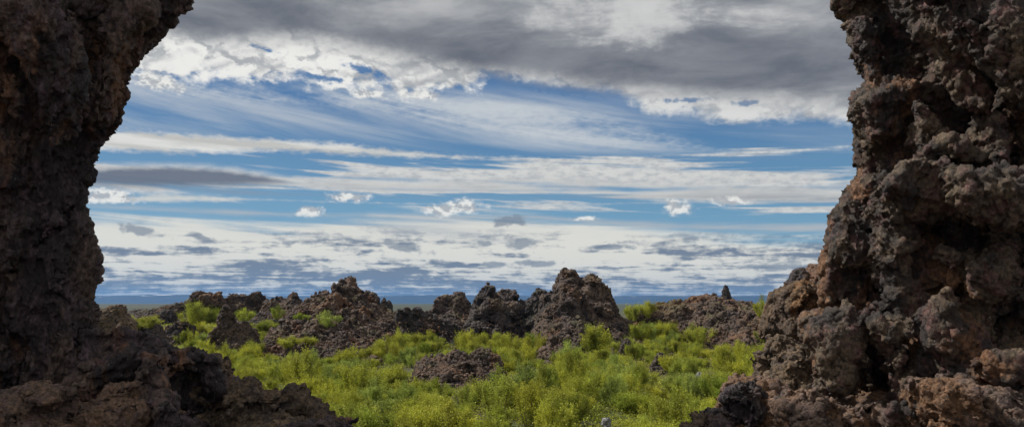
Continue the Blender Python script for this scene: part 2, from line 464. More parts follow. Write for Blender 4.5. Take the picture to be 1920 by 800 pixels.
crag('rock_pinnacle', [(1349, 572), (1352, 552), (1354, 540), (1359, 533), (1365, 538), (1367, 546), (1374, 556), (1378, 572)], 90.5, [(1349, 590), (1378, 590)], M_DARK,
     'small dark pinnacle standing on the ridge at the right', 'rock', cliff=1, seed=135, h=.08, wx=.05, warp=.1, jag=.1, sizes=(.45, .2), amps=(.1, .05), back=1.5, minfront=2)
crag('rock_spire', [(372, 655), (386, 632), (400, 618), (408, 600), (412, 580), (418, 571), (426, 569), (433, 578), (437, 600), (448, 604), (458, 599), (468, 602), (476, 618), (486, 640), (492, 655)], 72,
     [(372, 650), (430, 662), (492, 655)], M_CRAG,
     'slender dark brown rock spire rising out of the shrubs left of the cone-shaped crag', 'rock', cliff=.8, seed=145, h=.1, wx=.08, warp=.3, sizes=(.8, .3), amps=(.14, .08), jag=.22, back=2)
crag('lava_outcrop', [(492, 650), (505, 630), (525, 612), (548, 603), (560, 608), (572, 594), (584, 594), (592, 612), (606, 640), (620, 655)], 80,
     [(492, 645), (560, 648), (620, 655)], M_DARK,
     'dark lava outcrop with a black knob between the spire and the rubble slope', cliff=.6, seed=155, h=.11, wx=.1, warp=.4)
crag('lava_ridge', [(434, 618), (446, 596), (462, 588), (480, 590), (498, 584), (512, 590), (530, 584), (545, 588), (560, 582), (590, 578), (612, 600)], 95, [(434, 634), (496, 640), (540, 642), (612, 642)], M_DARK,
     'dark broken lava ridge between the dark outcrop and the skyline, left of the cone-shaped crag', cliff=.7, seed=147, h=.14, wx=.1)
crag('lava_outcrop', [(222, 640), (236, 622), (262, 612), (290, 616), (310, 630)], 66, [(222, 650), (310, 655)], M_DARK,
     'dark low lava outcrop in front of the leftmost wide shrub', cliff=.6, seed=149, h=.1, wx=.1, warp=.3)
crag('lava_outcrop', [(296, 630), (310, 612), (330, 603), (348, 604), (362, 618), (378, 634)], 78, [(296, 622), (378, 630)], M_DARK,
     'small dark lava hump between the two leftmost groups of shrubs', cliff=.5, seed=165, h=.1, wx=.1, warp=.3)
crag('lava_boulder', [(768, 705), (778, 684), (792, 671), (815, 662), (840, 658), (856, 650), (864, 656), (880, 658), (905, 655), (930, 660), (944, 676), (954, 700)], 54.5,
     [(768, 714), (800, 728), (860, 738), (954, 722)], M_SCREE,
     'broad split brown boulder lying alone among the shrubs in the middle of the valley', 'boulder', cliff=.55, seed=175, h=.07, wx=.08, warp=.3, sizes=(.6, .24), amps=(.12, .07), jag=.16, back=2)
crag('lava_rock', [(736, 714), (742, 696), (750, 688), (760, 692), (766, 700), (772, 714)], 51.5, [(736, 713), (772, 713)], M_DARK,
     'small black rock poking out of the shrubs just left of the split boulder', 'rock', cliff=.8, seed=185, h=.06, wx=.05, warp=.15, sizes=(.4, .18), amps=(.08, .05), jag=.12, back=.8, minfront=.6)
small = [
 ([(672, 727), (684, 716), (700, 715), (712, 727)], 47.5, 724, M_DARK, 'low black rubble in the shrubs lower left of the small black rock', 60),
 ([(976, 700), (988, 684), (1000, 687), (1010, 706)], 56, 706, M_DARK, 'small dark rock just right of the split boulder', 60),
 ([(1216, 690), (1226, 668), (1238, 660), (1254, 672), (1262, 690)], 62, 690, M_DARK, 'dark broken rock in the shrubs below the right-hand rubble ridge', 60),
 ([(1158, 655), (1168, 636), (1180, 634), (1190, 655)], 74, 652, M_DARK, 'dark rock at the right foot of the tallest crag', 60),
 ([(588, 708), (600, 702), (612, 706), (618, 712)], 52, 712, M_DARK, 'dark low rock hidden in the shrubs below the rubble slope', 60),
]
for i, (pf, Y, ty_, mt, lb, _) in enumerate(small):
    crag('lava_rock', pf, Y, [(pf[0][0], ty_), (pf[-1][0], ty_)], mt, lb, 'rock', cliff=.6, seed=200 + i * 7, h=.055 if Y < 50 else .08, wx=.04, warp=.12, sizes=(.4, .2),
         amps=(.07, .04) if mt is not M_GREY else (.02, .01), jag=.1 if mt is not M_GREY else .03, back=.8, minfront=.6)
print('crags', time.time() - T0)

# ------------------------------------------------------------------ cave walls (real rock masses 12 m away)
def grid(x0, x1, y0, y1, z0, z1, h):
    gx = np.arange(x0, x1, h, dtype=F); gy = np.arange(y0, y1, h, dtype=F); gz = np.arange(z0, z1, h, dtype=F)
    return np.meshgrid(gx, gy, gz, indexing='ij')

def seg(Xg, Yg, Zg, a, b, r0, r1):
    """positive inside a tapered capsule"""
    a = np.array(a); b = np.array(b); ab = b - a; L = (ab ** 2).sum()
    t = np.clip(((Xg - a[0]) * ab[0] + (Yg - a[1]) * ab[1] + (Zg - a[2]) * ab[2]) / L, 0, 1)
    d = np.sqrt((Xg - a[0] - t * ab[0]) ** 2 + (Yg - a[1] - t * ab[1]) ** 2 + (Zg - a[2] - t * ab[2]) ** 2)
    return r0 + (r1 - r0) * t - d

def ell(Xg, Yg, Zg, c, r, rot=0.0, tilt=0.0):
    """positive inside an ellipsoid; rot about y (in the picture), tilt about x"""
    x = Xg - c[0]; y = Yg - c[1]; z = Zg - c[2]
    cr, sr = math.cos(rot), math.sin(rot)
    x, z = x * cr + z * sr, -x * sr + z * cr
    ct, st = math.cos(tilt), math.sin(tilt)
    y, z = y * ct + z * st, -y * st + z * ct
    k = np.sqrt((x / r[0]) ** 2 + (y / r[1]) ** 2 + (z / r[2]) ** 2)
    return (1 - k) * min(r)

def wall(name, sil, side, YE, box, mat, label, seed, lean=0.9, front=0.7, ymin=8.6, extra=None, h=.06, stretch=0.5):
    Xg, Yg, Zg = grid(*box, h)
    pts = sorted([(at(px, py, YE)[2], at(px, py, YE)[0]) for px, py in sil] )
    zz = np.array([p[0] for p in pts]); xx = np.array([p[1] for p in pts])
    zt, xt = zz[-1], xx[-1]
    if side < 0:   # left mass keeps leaning over as it rises, the start of the arch
        zz = np.append(zz, [zt + 1, zt + 2.5, zt + 6]); xx = np.append(xx, [xt + 1.0, xt + 2.8, xt + 5.0])
    else:
        zz = np.append(zz, [zt + 1, zt + 2.5, zt + 6]); xx = np.append(xx, [xt - .2, xt - .9, xt - 3.0])
    wob = 0.10 * fbm(Xg, Yg, Zg, 2, .6, seed + 9)
    ze = Zg + wob
    e = np.interp(ze, zz, xx)
    q = (e - Xg) if side < 0 else (Xg - e)
    q = q - 0.05 - lean * np.maximum(Yg - YE, 0) - 0.35 * np.maximum(YE - Yg, 0) * 0
    yf = np.maximum(YE - front * np.maximum(q, 0), ymin)
    amp = np.clip(q / 0.9, 0.12, 1)
    big = fbm(Xg, Yg, Zg * stretch, 3, 1.7, seed) * 0.75
    d2 = (Yg - yf) * 0.85 + (big + 0.30 * fbm(Xg, Yg, Zg * stretch, 3, .6, seed + 3)) * amp
    vs = .28 if side < 0 else .6
    ch = .5 * facets(Xg + .2 * big, Yg, Zg * vs + .25 * big, .85, seed + 1) + .24 * facets(Xg + .08 * big, Yg + .1 * big, Zg * (vs + .15), .4, seed + 7)
    d2 = d2 + ch * amp
    D = smin(q + .03 + ch * 0.14 + .12 * fbm(Xg, Yg, Zg, 2, .35, seed + 5), d2, 0.25)
    D = np.minimum(D, box[3] - 0.3 - Yg)
    if extra is not None: D = extra(D, Xg, Yg, Zg)
    D = np.minimum(D, q + .13 + .5 * ch * .14)
    n1 = fbm(Xg + .35 * big, Yg, Zg * .42 + .25 * Xg * side, 2, 1.15, seed + 21)
    D = D - .30 * np.clip(.065 - np.abs(n1), 0, 1) / .065 * np.clip(q / .4, .1, 1)
    V, Qd = snets(D.astype(F), (box[0], box[2], box[4]), h)
    V, Qd = subdiv(V, Qd)
    V = rough(V, Qd, (.34, .15), (.075, .050), seed + 5, 0.020, 0.10, lump=.0)
    N_ = vnormals(V, Qd); x_, y_, z_ = V.T
    V = V + N_ * (.03 * fbm(x_, y_, z_ * .55, 4, .45, seed + 17, .62) - .05 * np.clip(.12 - np.abs(fbm(x_, y_, z_ * .5, 3, .5, seed + 27)), 0, 1) / .12)[:, None].astype(F)
    o = mesh_obj(name, V, Qd, mat, origin=((box[0] + box[1]) / 2, YE, box[4]))
    tag(o, label, 'rock wall')
    print(name, len(V), time.time() - T0)
    return o

SILL = [(358, 0), (340, 22), (312, 55), (298, 68), (275, 98), (262, 122), (247, 150), (243, 178), (236, 200), (230, 225), (212, 250), (200, 275), (184, 300), (178, 320), (172, 345), (172, 372),
        (174, 405), (188, 418), (193, 445), (199, 470), (196, 505), (192, 540), (188, 580), (188, 620), (180, 680), (165, 740), (150, 800), (140, 860)]
def left_extra(D, Xg, Yg, Zg):
    # deep hollows and hanging ribs on the face
    for px, py, Y, r in ((45, 215, 10.6, (.5, .6, .8)), (70, 640, 11, (.45, .5, .7)), (150, 560, 11.9, (.22, .35, .5)), (20, 470, 10.4, (.4, .5, .6)), (105, 500, 11.3, (.3, .4, .3))):
        c = at(px, py, Y); D = smin(D, -ell(Xg, Yg, Zg, c, r, .2), .2)
    for a, b_, r0, r1 in (((60, 20, 10.6), (150, 240, 11.2), .5, .3), ((150, 240, 11.2), (120, 420, 11.2), .3, .45), ((250, 20, 11.9), (200, 200, 11.9), .35, .3),
                          ((90, 420, 10.8), (40, 560, 10.2), .45, .4), ((140, 420, 11.5), (150, 620, 11.7), .3, .35), ((60, 640, 10.4), (100, 800, 10.6), .4, .6)):
        D = smax(D, seg(Xg, Yg, Zg, at(*a), at(*b_), r0, r1), .25)
    return D
LEFTWALL = wall('cave_wall', SILL, -1, 12.5, (-10.2, -2.6, 9.2, 16.2, 2.4, 12.4), M_WALL,
     'dark leaning lava wall of the cave mouth filling the left edge of the view', 301, extra=left_extra)

SILR = [(1546, 0), (1552, 8), (1574, 22), (1580, 60), (1584, 92), (1580, 105), (1598, 122), (1606, 140), (1610, 155), (1592, 168), (1586, 182), (1590, 196), (1583, 212), (1590, 232), (1600, 250),
        (1603, 268), (1607, 290), (1606, 315), (1602, 328), (1588, 345), (1572, 360), (1566, 385), (1551, 402), (1550, 415), (1553, 430), (1546, 450), (1545, 465), (1536, 480), (1527, 500),
        (1526, 520), (1530, 560), (1526, 590), (1494, 598), (1490, 615), (1498, 650), (1508, 680), (1516, 710), (1526, 745), (1530, 800), (1530, 860)]
def right_extra(D, Xg, Yg, Zg):
    # big hollow under a diagonal overhanging rib, a side hollow, wedged slabs, boulders bulging from the face
    for px, py, Y, r, ro in ((1760, 215, 11.6, (.85, .7, .42), .5), (1700, 250, 11.9, (.5, .6, .45), .2), (1690, 80, 12.2, (.24, .5, .6), .35), (1850, 250, 11.2, (.6, .5, .4), .3), (1730, 20, 11.6, (.25, .4, .5), .2),
                             (1900, 610, 11.1, (.5, .4, .25), -.3), (1660, 560, 12.0, (.12, .3, .7), .2), (1700, 650, 11.8, (.12, .3, .5), -.4)):
        c = at(px, py, Y); D = smin(D, -ell(Xg, Yg, Zg, c, r, ro), .12)
    W = .10 * fbm(Xg, Yg, Zg, 3, .4, 77)
    for a, b_, r0, r1 in (((1680, -60, 11.6), (1840, 195, 11.0), .30, .22), ((1620, 60, 12.3), (1650, 160, 12.3), .22, .18), ((1760, -40, 11.0), (1920, 130, 10.4), .5, .4)):
        D = smax(D, seg(Xg, Yg, Zg, at(*a), at(*b_), r0, r1) + W, .12)
    for px, py, Y, r, ro, ti in ((1660, 190, 12.2, (.62, .5, .33), .25, 0), (1640, 235, 12.3, (.42, .45, .32), -.2, 0), (1735, 250, 11.7, (.14, .25, .42), .35, .2), (1800, 288, 11.35, (.42, .4, .15), -.25, .3),
                             (1862, 260, 11.1, (.18, .3, .5), .1, 0), (1660, 395, 12.0, (.36, .4, .34), .1, 0), (1760, 360, 11.4, (.9, .6, .42), 0, 0), (1880, 370, 10.8, (.8, .6, .45), -.1, 0),
                             (1590, 440, 12.4, (.4, .4, .5), .1, 0), (1700, 500, 11.8, (.4, .4, .8), .2, 0), (1830, 520, 11.2, (.7, .5, .4), -.3, 0), (1570, 650, 12.2, (.46, .4, .8), -.1, 0), (1800, 640, 11.3, (.5, .4, .7), .5, 0),
                             (1880, 690, 10.9, (.5, .4, .28), .0, 0)):
        c = at(px, py, Y); D = smax(D, ell(Xg, Yg, Zg, c, r, ro, ti) + W, .07)
    return D
wall('cave_wall', SILR, 1, 12.9, (3.4, 10.4, 9.4, 16.6, 2.4, 12.6), M_WALLR,
     'craggy brown lava wall of the cave mouth filling the right edge, with a hollow and wedged slabs', 411, extra=right_extra)

def blob_rock(name, parts, box, mat, label, seed, h=.05, cat='rock', cut=None, sizes=(.3, .13), amps=(.04, .024), wn=.12, flat=None):
    Xg, Yg, Zg = grid(*box, h)
    W = wn * fbm(Xg, Yg, Zg, 3, .55, seed)
    f1, f2 = worley(Xg, Yg, Zg, .6, seed)
    W = W + .03 * (0.5 - f1) + .22 * facets(Xg, Yg, Zg, .75, seed) + .06 * facets(Xg, Yg, Zg, .3, seed + 3) - 0.06 * np.clip(0.14 - (f2 - f1), 0, 1) / .14
    D = None
    for p in parts:
        if p[0] == 'e': d = ell(Xg, Yg, Zg, at(*p[1]), *p[2:])
        else: d = seg(Xg, Yg, Zg, at(*p[1]), at(*p[2]), p[3], p[4])
        D = d if D is None else smax(D, d, .12)
    D = D + W
    nn = fbm(Xg, Yg, Zg, 2, .5, seed + 21)
    D = D - .13 * np.clip(.1 - np.abs(nn), 0, 1) / .1
    if cut:
        for c in cut: D = smin(D, -ell(Xg, Yg, Zg, at(*c[0]), *c[1:]), .1)
    V, Qd = snets(D.astype(F), (box[0], box[2], box[4]), h)
    V, Qd = subdiv(V, Qd)
    V = rough(V, Qd, sizes, amps, seed + 5, 0.014, 0.10, lump=.2)
    N_ = vnormals(V, Qd); x_, y_, z_ = V.T
    V = V + N_ * (.035 * fbm(x_, y_, z_, 4, .35, seed + 17, .62))[:, None].astype(F)
    o = mesh_obj(name, V, Qd, mat); tag(o, label, cat)
    print(name, len(V), time.time() - T0)
    return o

# left foreground: black hump with a hanging flow tongue, then a long sloping outcrop
blob_rock('lava_hump', [('e', (205, 735, 11.9), (.45, .7, .85)), ('e', (275, 740, 11.9), (.5, .6, .80)), ('s', (222, 645, 12.0), (300, 652, 11.8), .16, .20), ('s', (300, 652, 11.8), (345, 665, 11.9), .18, .18),
     ('s', (285, 672, 11.3), (300, 745, 10.8), .17, .22), ('e', (300, 715, 10.95), (.2, .25, .34), .1), ('s', (345, 668, 12.1), (425, 728, 12.2), .2, .2), ('e', (270, 850, 11.4), (.9, .8, .5)), ('e', (355, 750, 12.5), (.55, .45, .5))],
     (-7.2, -3.2, 9.8, 13.4, 2.6, 5.4), M_WALL, 'black folded lava hump with a hanging rock tongue below the left cave wall', 505,
     cut=[((238, 705, 11.2), (.13, .5, .42), .15), ((345, 725, 11.3), (.17, .42, .34), .6)], wn=.07)
blob_rock('lava_slab', [('s', (292, 762, 10.5), (335, 800, 10.2), .15, .18), ('s', (335, 800, 10.2), (350, 840, 10.1), .18, .2)], (-5.2, -3.6, 9.6, 11.1, 2.9, 4.4), M_WALL,
     'leaning purplish lava slab below the tongue of the black hump', 507, h=.03, sizes=(.2, .1), amps=(.03, .018), wn=.04)
blob_rock('lava_outcrop', [('s', (375, 690, 13.0), (450, 738, 12.7), .22, .22), ('s', (450, 745, 12.5), (540, 765, 12.0), .20, .22), ('e', (545, 757, 11.9), (.27, .35, .25)), ('s', (395, 735, 12.4), (520, 810, 11.6), .3, .3), ('e', (420, 800, 12.2), (.75, .6, .42), .35),
     ('e', (500, 830, 11.8), (.8, .8, .4))],
     (-5.8, -2.4, 10.6, 14, 2.6, 5.0), M_TAN, 'long sloping brown lava outcrop running down to the right of the black hump', 511,
     cut=[((470, 790, 11.3), (.5, .35, .09), .35), ((400, 770, 11.8), (.12, .4, .3), -.3)])
blob_rock('lava_boulder', [('e', (615, 805, 11.0), (.36, .4, .20), .1), ('e', (560, 815, 10.9), (.3, .35, .2))], (-3.9, -1.8, 10.2, 11.9, 2.8, 4.0), M_WALL,
     'small rounded dark brown boulder at the bottom edge, at the tip of the sloping outcrop', 521, h=.035, cat='boulder', sizes=(.2, .1), amps=(.04, .025), wn=.06)
blob_rock('lava_slab', [('e', (190, 800, 10.4), (.7, .8, .42), .1), ('e', (60, 820, 10.2), (1.0, .9, .5))], (-7.6, -4.2, 9.3, 11.6, 2.6, 4.4), M_FLOOR,
     'purple brown lava slab in the lower left corner below the cave wall', 531, cat='rock')
# right foreground ledge
blob_rock('rock_ledge', [('e', (1700, 860, 12.0), (3.2, 1.9, .85)), ('e', (1500, 800, 12.2), (1.0, 1.0, .42), -.1), ('e', (1420, 780, 12.3), (.52, .6, .42), .2), ('e', (1900, 830, 11.2), (1.2, 1.2, .6))],
     (2.3, 9.5, 9.6, 14.3, 2.4, 4.5), M_FLOOR, 'reddish brown rock ledge forming the cave floor under the right wall', 541, h=.05, cat='ledge')
blob_rock('lava_boulder', [('e', (1400, 770, 11.8), (.36, .4, .38), .2), ('e', (1350, 795, 11.7), (.32, .3, .28), .5)], (2.3, 4.2, 11.0, 12.7, 2.8, 4.4), M_WALL,
     'rounded dark boulder at the left end of the cave floor ledge', 551, h=.035, cat='boulder', sizes=(.22, .1), amps=(.05, .03), wn=.08)
blob_rock('lava_rock', [('e', (1290, 795, 11.9), (.22, .25, .2), .4), ('e', (1325, 800, 11.9), (.25, .25, .22))], (2.2, 3.5, 11.3, 12.5, 2.8, 4.1), M_TAN,
     'low tan rock at the bottom edge, left of the rounded dark boulder', 561, h=.03, cat='rock', sizes=(.2, .1), amps=(.04, .025), wn=.06)
blob_rock('lava_slab', [('e', (1850, 770, 10.6), (.95, .5, .26), -.08), ('e', (1790, 752, 10.8), (.36, .3, .14), -.2)], (5.2, 8.2, 9.7, 11.6, 3.2, 4.8), M_FLOOR,
     'flat rust-stained slab on the cave floor in the lower right corner', 571, h=.035, cat='rock')
blob_rock('lava_boulder', [('e', (1560, 790, 11.2), (.55, .4, .26), .1), ('e', (1490, 775, 11.4), (.3, .3, .2), .1)], (3.6, 6.0, 10.4, 12.1, 3.0, 4.5), M_FLOOR,
     'low rugged brown boulder in front of the foot of the right cave wall', 573, h=.035, cat='boulder')
g = ground_hit(1311, 726)
blob_rock('grey_stone', [('s', (1312, 706, g[1]), (1309, 728, g[1]), .24, .34)], (g[0] - .8, g[0] + .8, g[1] - .8, g[1] + .8, g[2] - .6, g[2] + 1.4), M_GREY, 'small pale grey stone in the shrubs left of the right cave wall', 578, h=.05, sizes=(.4, .2), amps=(.03, .01), wn=.05)
g = ground_hit(1138, 815)
blob_rock('grey_stone', [('s', (1137, 790, g[1]), (1139, 830, g[1]), .13, .22)], (g[0] - .8, g[0] + .8, g[1] - .8, g[1] + .8, g[2] - .6, g[2] + 1.4), M_GREY, 'smooth pale grey stone at the bottom edge among the nearest shrubs', 579, h=.05, sizes=(.4, .2), amps=(.02, .01), wn=.04)
rr = np.random.default_rng(77)
blob_rock('lava_rock', [('e', (1690, 775, 11.0), (.22, .2, .16), .3)], (5.0, 6.5, 10.5, 11.6, 3.2, 4.2), M_WALLR, 'fist-shaped rock lying between the low boulder and the rust-stained slab', 577, h=.025, sizes=(.15, .08), amps=(.03, .02), wn=.05)
# behind the right wall
blob_rock('lava_boulder', [('e', (1490, 590, 17.0), (.62, .7, .58), .1), ('e', (1500, 560, 17.0), (.48, .6, .4)), ('e', (1470, 610, 16.8), (.3, .5, .35))],
     (4.6, 7.8, 15.6, 18.6, 3.2, 6.4), M_ORANGE, 'orange brown boulder leaning out from behind the right cave wall', 581, cat='boulder')
blob_rock('lava_rock', [('e', (1490, 536, 18.2), (.34, .4, .26), .6), ('e', (1515, 530, 18.2), (.35, .4, .42)), ('e', (1540, 560, 18.2), (.6, .5, .8))], (5.2, 9.0, 17.0, 19.4, 3.6, 7.2), M_WALL,
     'dark pointed rock knob on top of the orange boulder', 585, cat='rock')
blob_rock('lava_boulder', [('e', (1480, 690, 15.4), (.40, .6, .42), .6), ('e', (1450, 670, 15.6), (.26, .4, .3)), ('e', (1450, 745, 15.2), (.38, .6, .45)), ('e', (1500, 800, 15.0), (.8, .8, .7)), ('e', (1525, 730, 15.8), (.6, .5, .6))],
     (4.2, 7.2, 14.0, 16.9, 2.4, 5.2), M_TAN, 'tan tilted boulder wedged below the orange boulder beside the right cave wall', 591, cat='boulder')
print('near rocks', time.time() - T0)

# ------------------------------------------------------------------ shrubs
m_leaf, b = new_mat('shrub_leaves')
oi = X.nt.nodes.new('ShaderNodeObjectInfo'); rnd = X(oi.outputs['Random'])
g = X.nt.nodes.new('ShaderNodeNewGeometry'); P = X(g.outputs['Position'])
rl = X(g.outputs['Random Per Island'])
nb = tnoise(P, 0.35, 3, 0.5)
c = cmix(clamp(rnd * 0.75 + nss(nb, .35, .65) * 0.45), (.26, .33, .045), (.46, .455, .055))
c = cmix(nss(rnd * 7.0 - X._m('FLOOR', rnd * 7.0), .72, .95) * .7, c, (.31, .39, .10))
c = cmix(1.0, c, grey(nss(rl, 0, 1, .8, 1.2)), 'MULTIPLY')
c = cmix(1.0, c, grey(nss(tnoise(P, .8, 3, .6), .38, .62, .62, 1.25)), 'MULTIPLY')
X.link(c, b.inputs['Base Color']); b.inputs['Roughness'].default_value = .6; b.inputs['Specular IOR Level'].default_value = .25
tr = X.nt.nodes.new('ShaderNodeBsdfTranslucent'); X.link(c, tr.inputs['Color'])
mx = X.nt.nodes.new('ShaderNodeMixShader'); mx.inputs[0].default_value = .38
X.nt.links.new(b.outputs[0], mx.inputs[1]); X.nt.links.new(tr.outputs[0], mx.inputs[2])
X.nt.links.new(mx.outputs[0], X.nt.nodes['Material Output'].inputs['Surface'])
m_stem, b = new_mat('shrub_bark'); b.inputs['Base Color'].default_value = (.09, .065, .045, 1); b.inputs['Roughness'].default_value = .9
X.nt = m_stem.node_tree
g = X.nt.nodes.new('ShaderNodeNewGeometry')
X.link(cmix(tnoise(X(g.outputs['Position']), 30, 3), (.05, .035, .025), (.13, .10, .08)), b.inputs['Base Color'])

def leaves(C, size, rng, updir=None):
    n = len(C)
    a = rng.normal(size=(n, 3)); a[:, 2] += .5
    if updir is not None: a += updir * 1.2
    a /= np.linalg.norm(a, axis=1, keepdims=True)
    t = rng.normal(size=(n, 3)); w = np.cross(a, t); w /= np.linalg.norm(w, axis=1, keepdims=True) + 1e-9
    s = size * rng.uniform(.7, 1.3, (n, 1))
    V = np.stack([C - a * s * .6, C + w * s * .38, C + a * s * .6, C - w * s * .38], 1).reshape(-1, 3)
    return V, np.arange(4 * n).reshape(n, 4)

def tubes(segs, sides=5):
    Vs = []; Qs = []; n = 0
    for a, b_, r0, r1 in segs:
        d = b_ - a; d = d / np.linalg.norm(d); u = np.cross(d, [.3, .8, .1]); u /= np.linalg.norm(u); v = np.cross(d, u)
        th = np.arange(sides) / sides * 2 * np.pi
        ring = np.cos(th)[:, None] * u + np.sin(th)[:, None] * v
        Vs += [a + ring * r0, b_ + ring * r1]
        k = np.arange(sides); Qs.append(np.stack([k, (k + 1) % sides, (k + 1) % sides + sides, k + sides], 1) + n); n += 2 * sides
    return np.concatenate(Vs), np.concatenate(Qs)

def shrub_mesh(i, style):
    """unit shrub about 2 m across and 1.2-1.5 m tall"""
    rng = np.random.default_rng(100 + i)
    C = []; U = []; segs = []
    nl = (15, 11, 20)[style]; ht = (1.0, 1.35, .75)[style]
    for k in range(nl):
        r = math.sqrt(rng.uniform(0, 1)) * .8; a = rng.uniform(0, 6.283)
        x, y = r * math.cos(a), r * math.sin(a)
        zt = ht * (1 - .45 * r * r) * rng.uniform(.75, 1.1)
        top = np.array([x, y, zt]); base = np.array([x * .2, y * .2, 0])
        mid = (top * .55 + base * .45) + np.array([x, y, 0]) * .15
        segs += [(base, mid, .022, .014), (mid, top, .014, .004)]
        nb_ = 88
        lr = rng.uniform(.22, .36)
        for j in range(nb_):
            h0 = rng.uniform(.05, 1) ** .7
            st = (base * (1 - h0) + top * h0) + np.array([x, y, 0]) * .15 * 4 * h0 * (1 - h0)
            d = rng.normal(size=3); d[2] = abs(d[2]) * .9 + .35; d /= np.linalg.norm(d)
            L = lr * rng.uniform(.5, 1.15)
            t = np.sort(rng.uniform(.15, 1, 10))[:, None]
            p = st + d * L * t + np.array([0, 0, .06]) * t ** 2 + rng.normal(size=(10, 3)) * .028
            C.append(p); U.append(np.repeat(d[None], 10, 0))
    C = np.concatenate(C); U = np.concatenate(U)
    C[:, 2] = np.maximum(C[:, 2], .02)
    V, Qd = leaves(C, .039, rng, U)
    sv, sq = tubes(segs)
    return V, Qd, sv, sq
PROTO = []
for i in range(12):
    V, Qd, sv, sq = shrub_mesh(i, (0, 1, 2)[i % 3])
    lo = mesh_obj('foliage', V, Qd, m_leaf, smooth=False, origin=(0, 0, 0))
    so = mesh_obj('stem', sv, sq, m_stem, origin=(0, 0, 0))
    PROTO.append((lo.data, so.data)); bpy.data.objects.remove(lo); bpy.data.objects.remove(so)

def place_shrub(p, sx, sz, k, label, group, parts):
    rz = random.uniform(0, 6.28)
    sc = (sx, sx * random.uniform(.9, 1.1), sz)
    rt = bpy.data.objects.new('shrub', None if parts else PROTO[k][0]); COL.objects.link(rt)
    rt.location = p; rt.rotation_euler = (0, 0, rz); rt.scale = sc
    tag(rt, label, 'shrub', group)
    if parts:
        rt.empty_display_size = .3
        for nm, me in (('foliage', PROTO[k][0]), ('stem', PROTO[k][1])):
            c_ = bpy.data.objects.new(nm, me); COL.objects.link(c_); c_.parent = rt

def crag_h(x, y):
    r = -9.0
    for x0, x1, y0, y1, hf in FOOT:
        if x0 - .3 < x < x1 + .3 and y0 < y < y1:
            r = max(r, float(hf(np.array([x]), np.array([y]))[0]))
    return r

def surf_hit(px, py):
    """first point of ground or crag seen at a picture position"""
    d = ray(px, py); d = d / d[1]
    ys = np.arange(24, 200, 0.2); xs_ = d[0] * ys
    z = H_EYE + d[2] * ys; g = ground_z(xs_, ys)
    for x0, x1, y0, y1, hf in FOOT:
        m_ = (xs_ > x0) & (xs_ < x1) & (ys > y0) & (ys < y1)
        if m_.any(): g[m_] = np.maximum(g[m_], hf(xs_[m_], ys[m_]))
    k = int(np.argmax(z <= g))
    if z[k] > g[k]: return ground_hit(px, py)
    return np.array([xs_[k], ys[k], g[k]])
NSH = 0
# prominent shrubs: (px, py of base, width px, height px, label, group)
BIG = [
 (270, 618, 76, 30, 'wide yellow-green shrub on the far left between the cave wall and the dark hump', None),
 (360, 612, 62, 40, 'tall light green shrub in front of the flat-topped crag, left one of the pair', None),
 (398, 604, 60, 40, 'tall light green shrub in front of the flat-topped crag, right one of the pair', None),
 (340, 645, 36, 26, 'small green shrub between the dark hump and the black foreground hump', None),
 (456, 604, 52, 22, 'green shrub right beside the tip of the rock spire', None),
 (492, 622, 72, 32, 'broad green shrub right of the rock spire, below the double-humped crag', None),
 (566, 604, 34, 20, 'little green shrub above the black knob of the dark outcrop', None),
 (614, 616, 60, 28, 'green shrub tucked into the left flank of the cone-shaped crag', None),
 (768, 652, 66, 40, 'green shrub on the mossy slope right of the rubble slope', None),
 (872, 652, 44, 32, 'green shrub at the foot of the dark jagged crag', None),
 (935, 655, 44, 22, 'low green shrub left of the foot of the tallest crag', None),
 (965, 655, 46, 24, 'low green shrub touching the left foot of the tallest crag', None),
 (1190, 612, 60, 40, 'green shrub on the skyline slope just right of the tallest crag', None),
 (1222, 604, 46, 30, 'bright green shrub on the skyline between the tallest crag and the rubble ridge', None),
 (1248, 640, 66, 50, 'rounded green shrub on the left flank of the rubble ridge', None),
 (1120, 672, 90, 68, 'large bright green shrub against the right foot of the tallest crag', None),
 (1436, 600, 50, 40, 'bright green shrub on the skyline just left of the orange boulder', None),
 (1432, 640, 40, 36, 'green shrub between the right rubble ridge and the tan tilted boulder', None),
 (385, 630, 60, 34, 'low green shrub at the foot of the tall pair of shrubs, left of the spire', None),
 (520, 600, 34, 24, 'small green shrub on the slope below the low crag with two small knobs', None),
 (425, 676, 60, 34, 'green shrub at the left foot of the rock spire above the black hump', None),
 (1200, 640, 50, 40, 'olive green shrub in the hollow between the tallest crag and the rubble ridge', None),
 (1310, 650, 70, 40, 'green shrub growing up the middle of the rubble ridge', None),
 (555, 655, 80, 36, 'greyish green shrub at the left foot of the rubble slope', None),
]
taken = []
for i, (px, py, w, hh, lb, gp) in enumerate(BIG):
    p = surf_hit(px, py); z = p[2]
    s = p[1] / FPX
    place_shrub((p[0], p[1], z - .15), w * s / 1.9, hh * s / 1.25, i % 12, lb, gp, p[1] < 60); NSH += 1
    taken.append((p[0], p[1], w * s / 2.2))

# the thicket on the valley floor, split where landmarks divide it
def zone(px, py):
    if py > 735:
        return ('yellow-green shrub in the nearest thicket along the bottom edge of the view', 'shrubs of the nearest thicket') if px > 860 else \
               ('yellow-green shrub in the near thicket beside the sloping brown outcrop', 'shrubs beside the sloping outcrop')
    if px < 735:
        return ('green shrub in the thicket below the rock spire and the rubble slope', 'shrubs below the spire and the rubble slope')
    if px < 1000:
        return ('green shrub growing around the split boulder in the valley', 'shrubs around the split boulder')
    if px < 1210:
        return ('green shrub in the thicket below the tallest crag', 'shrubs below the tallest crag')
    return ('green shrub in the thicket below the right-hand rubble ridge', 'shrubs below the right rubble ridge')

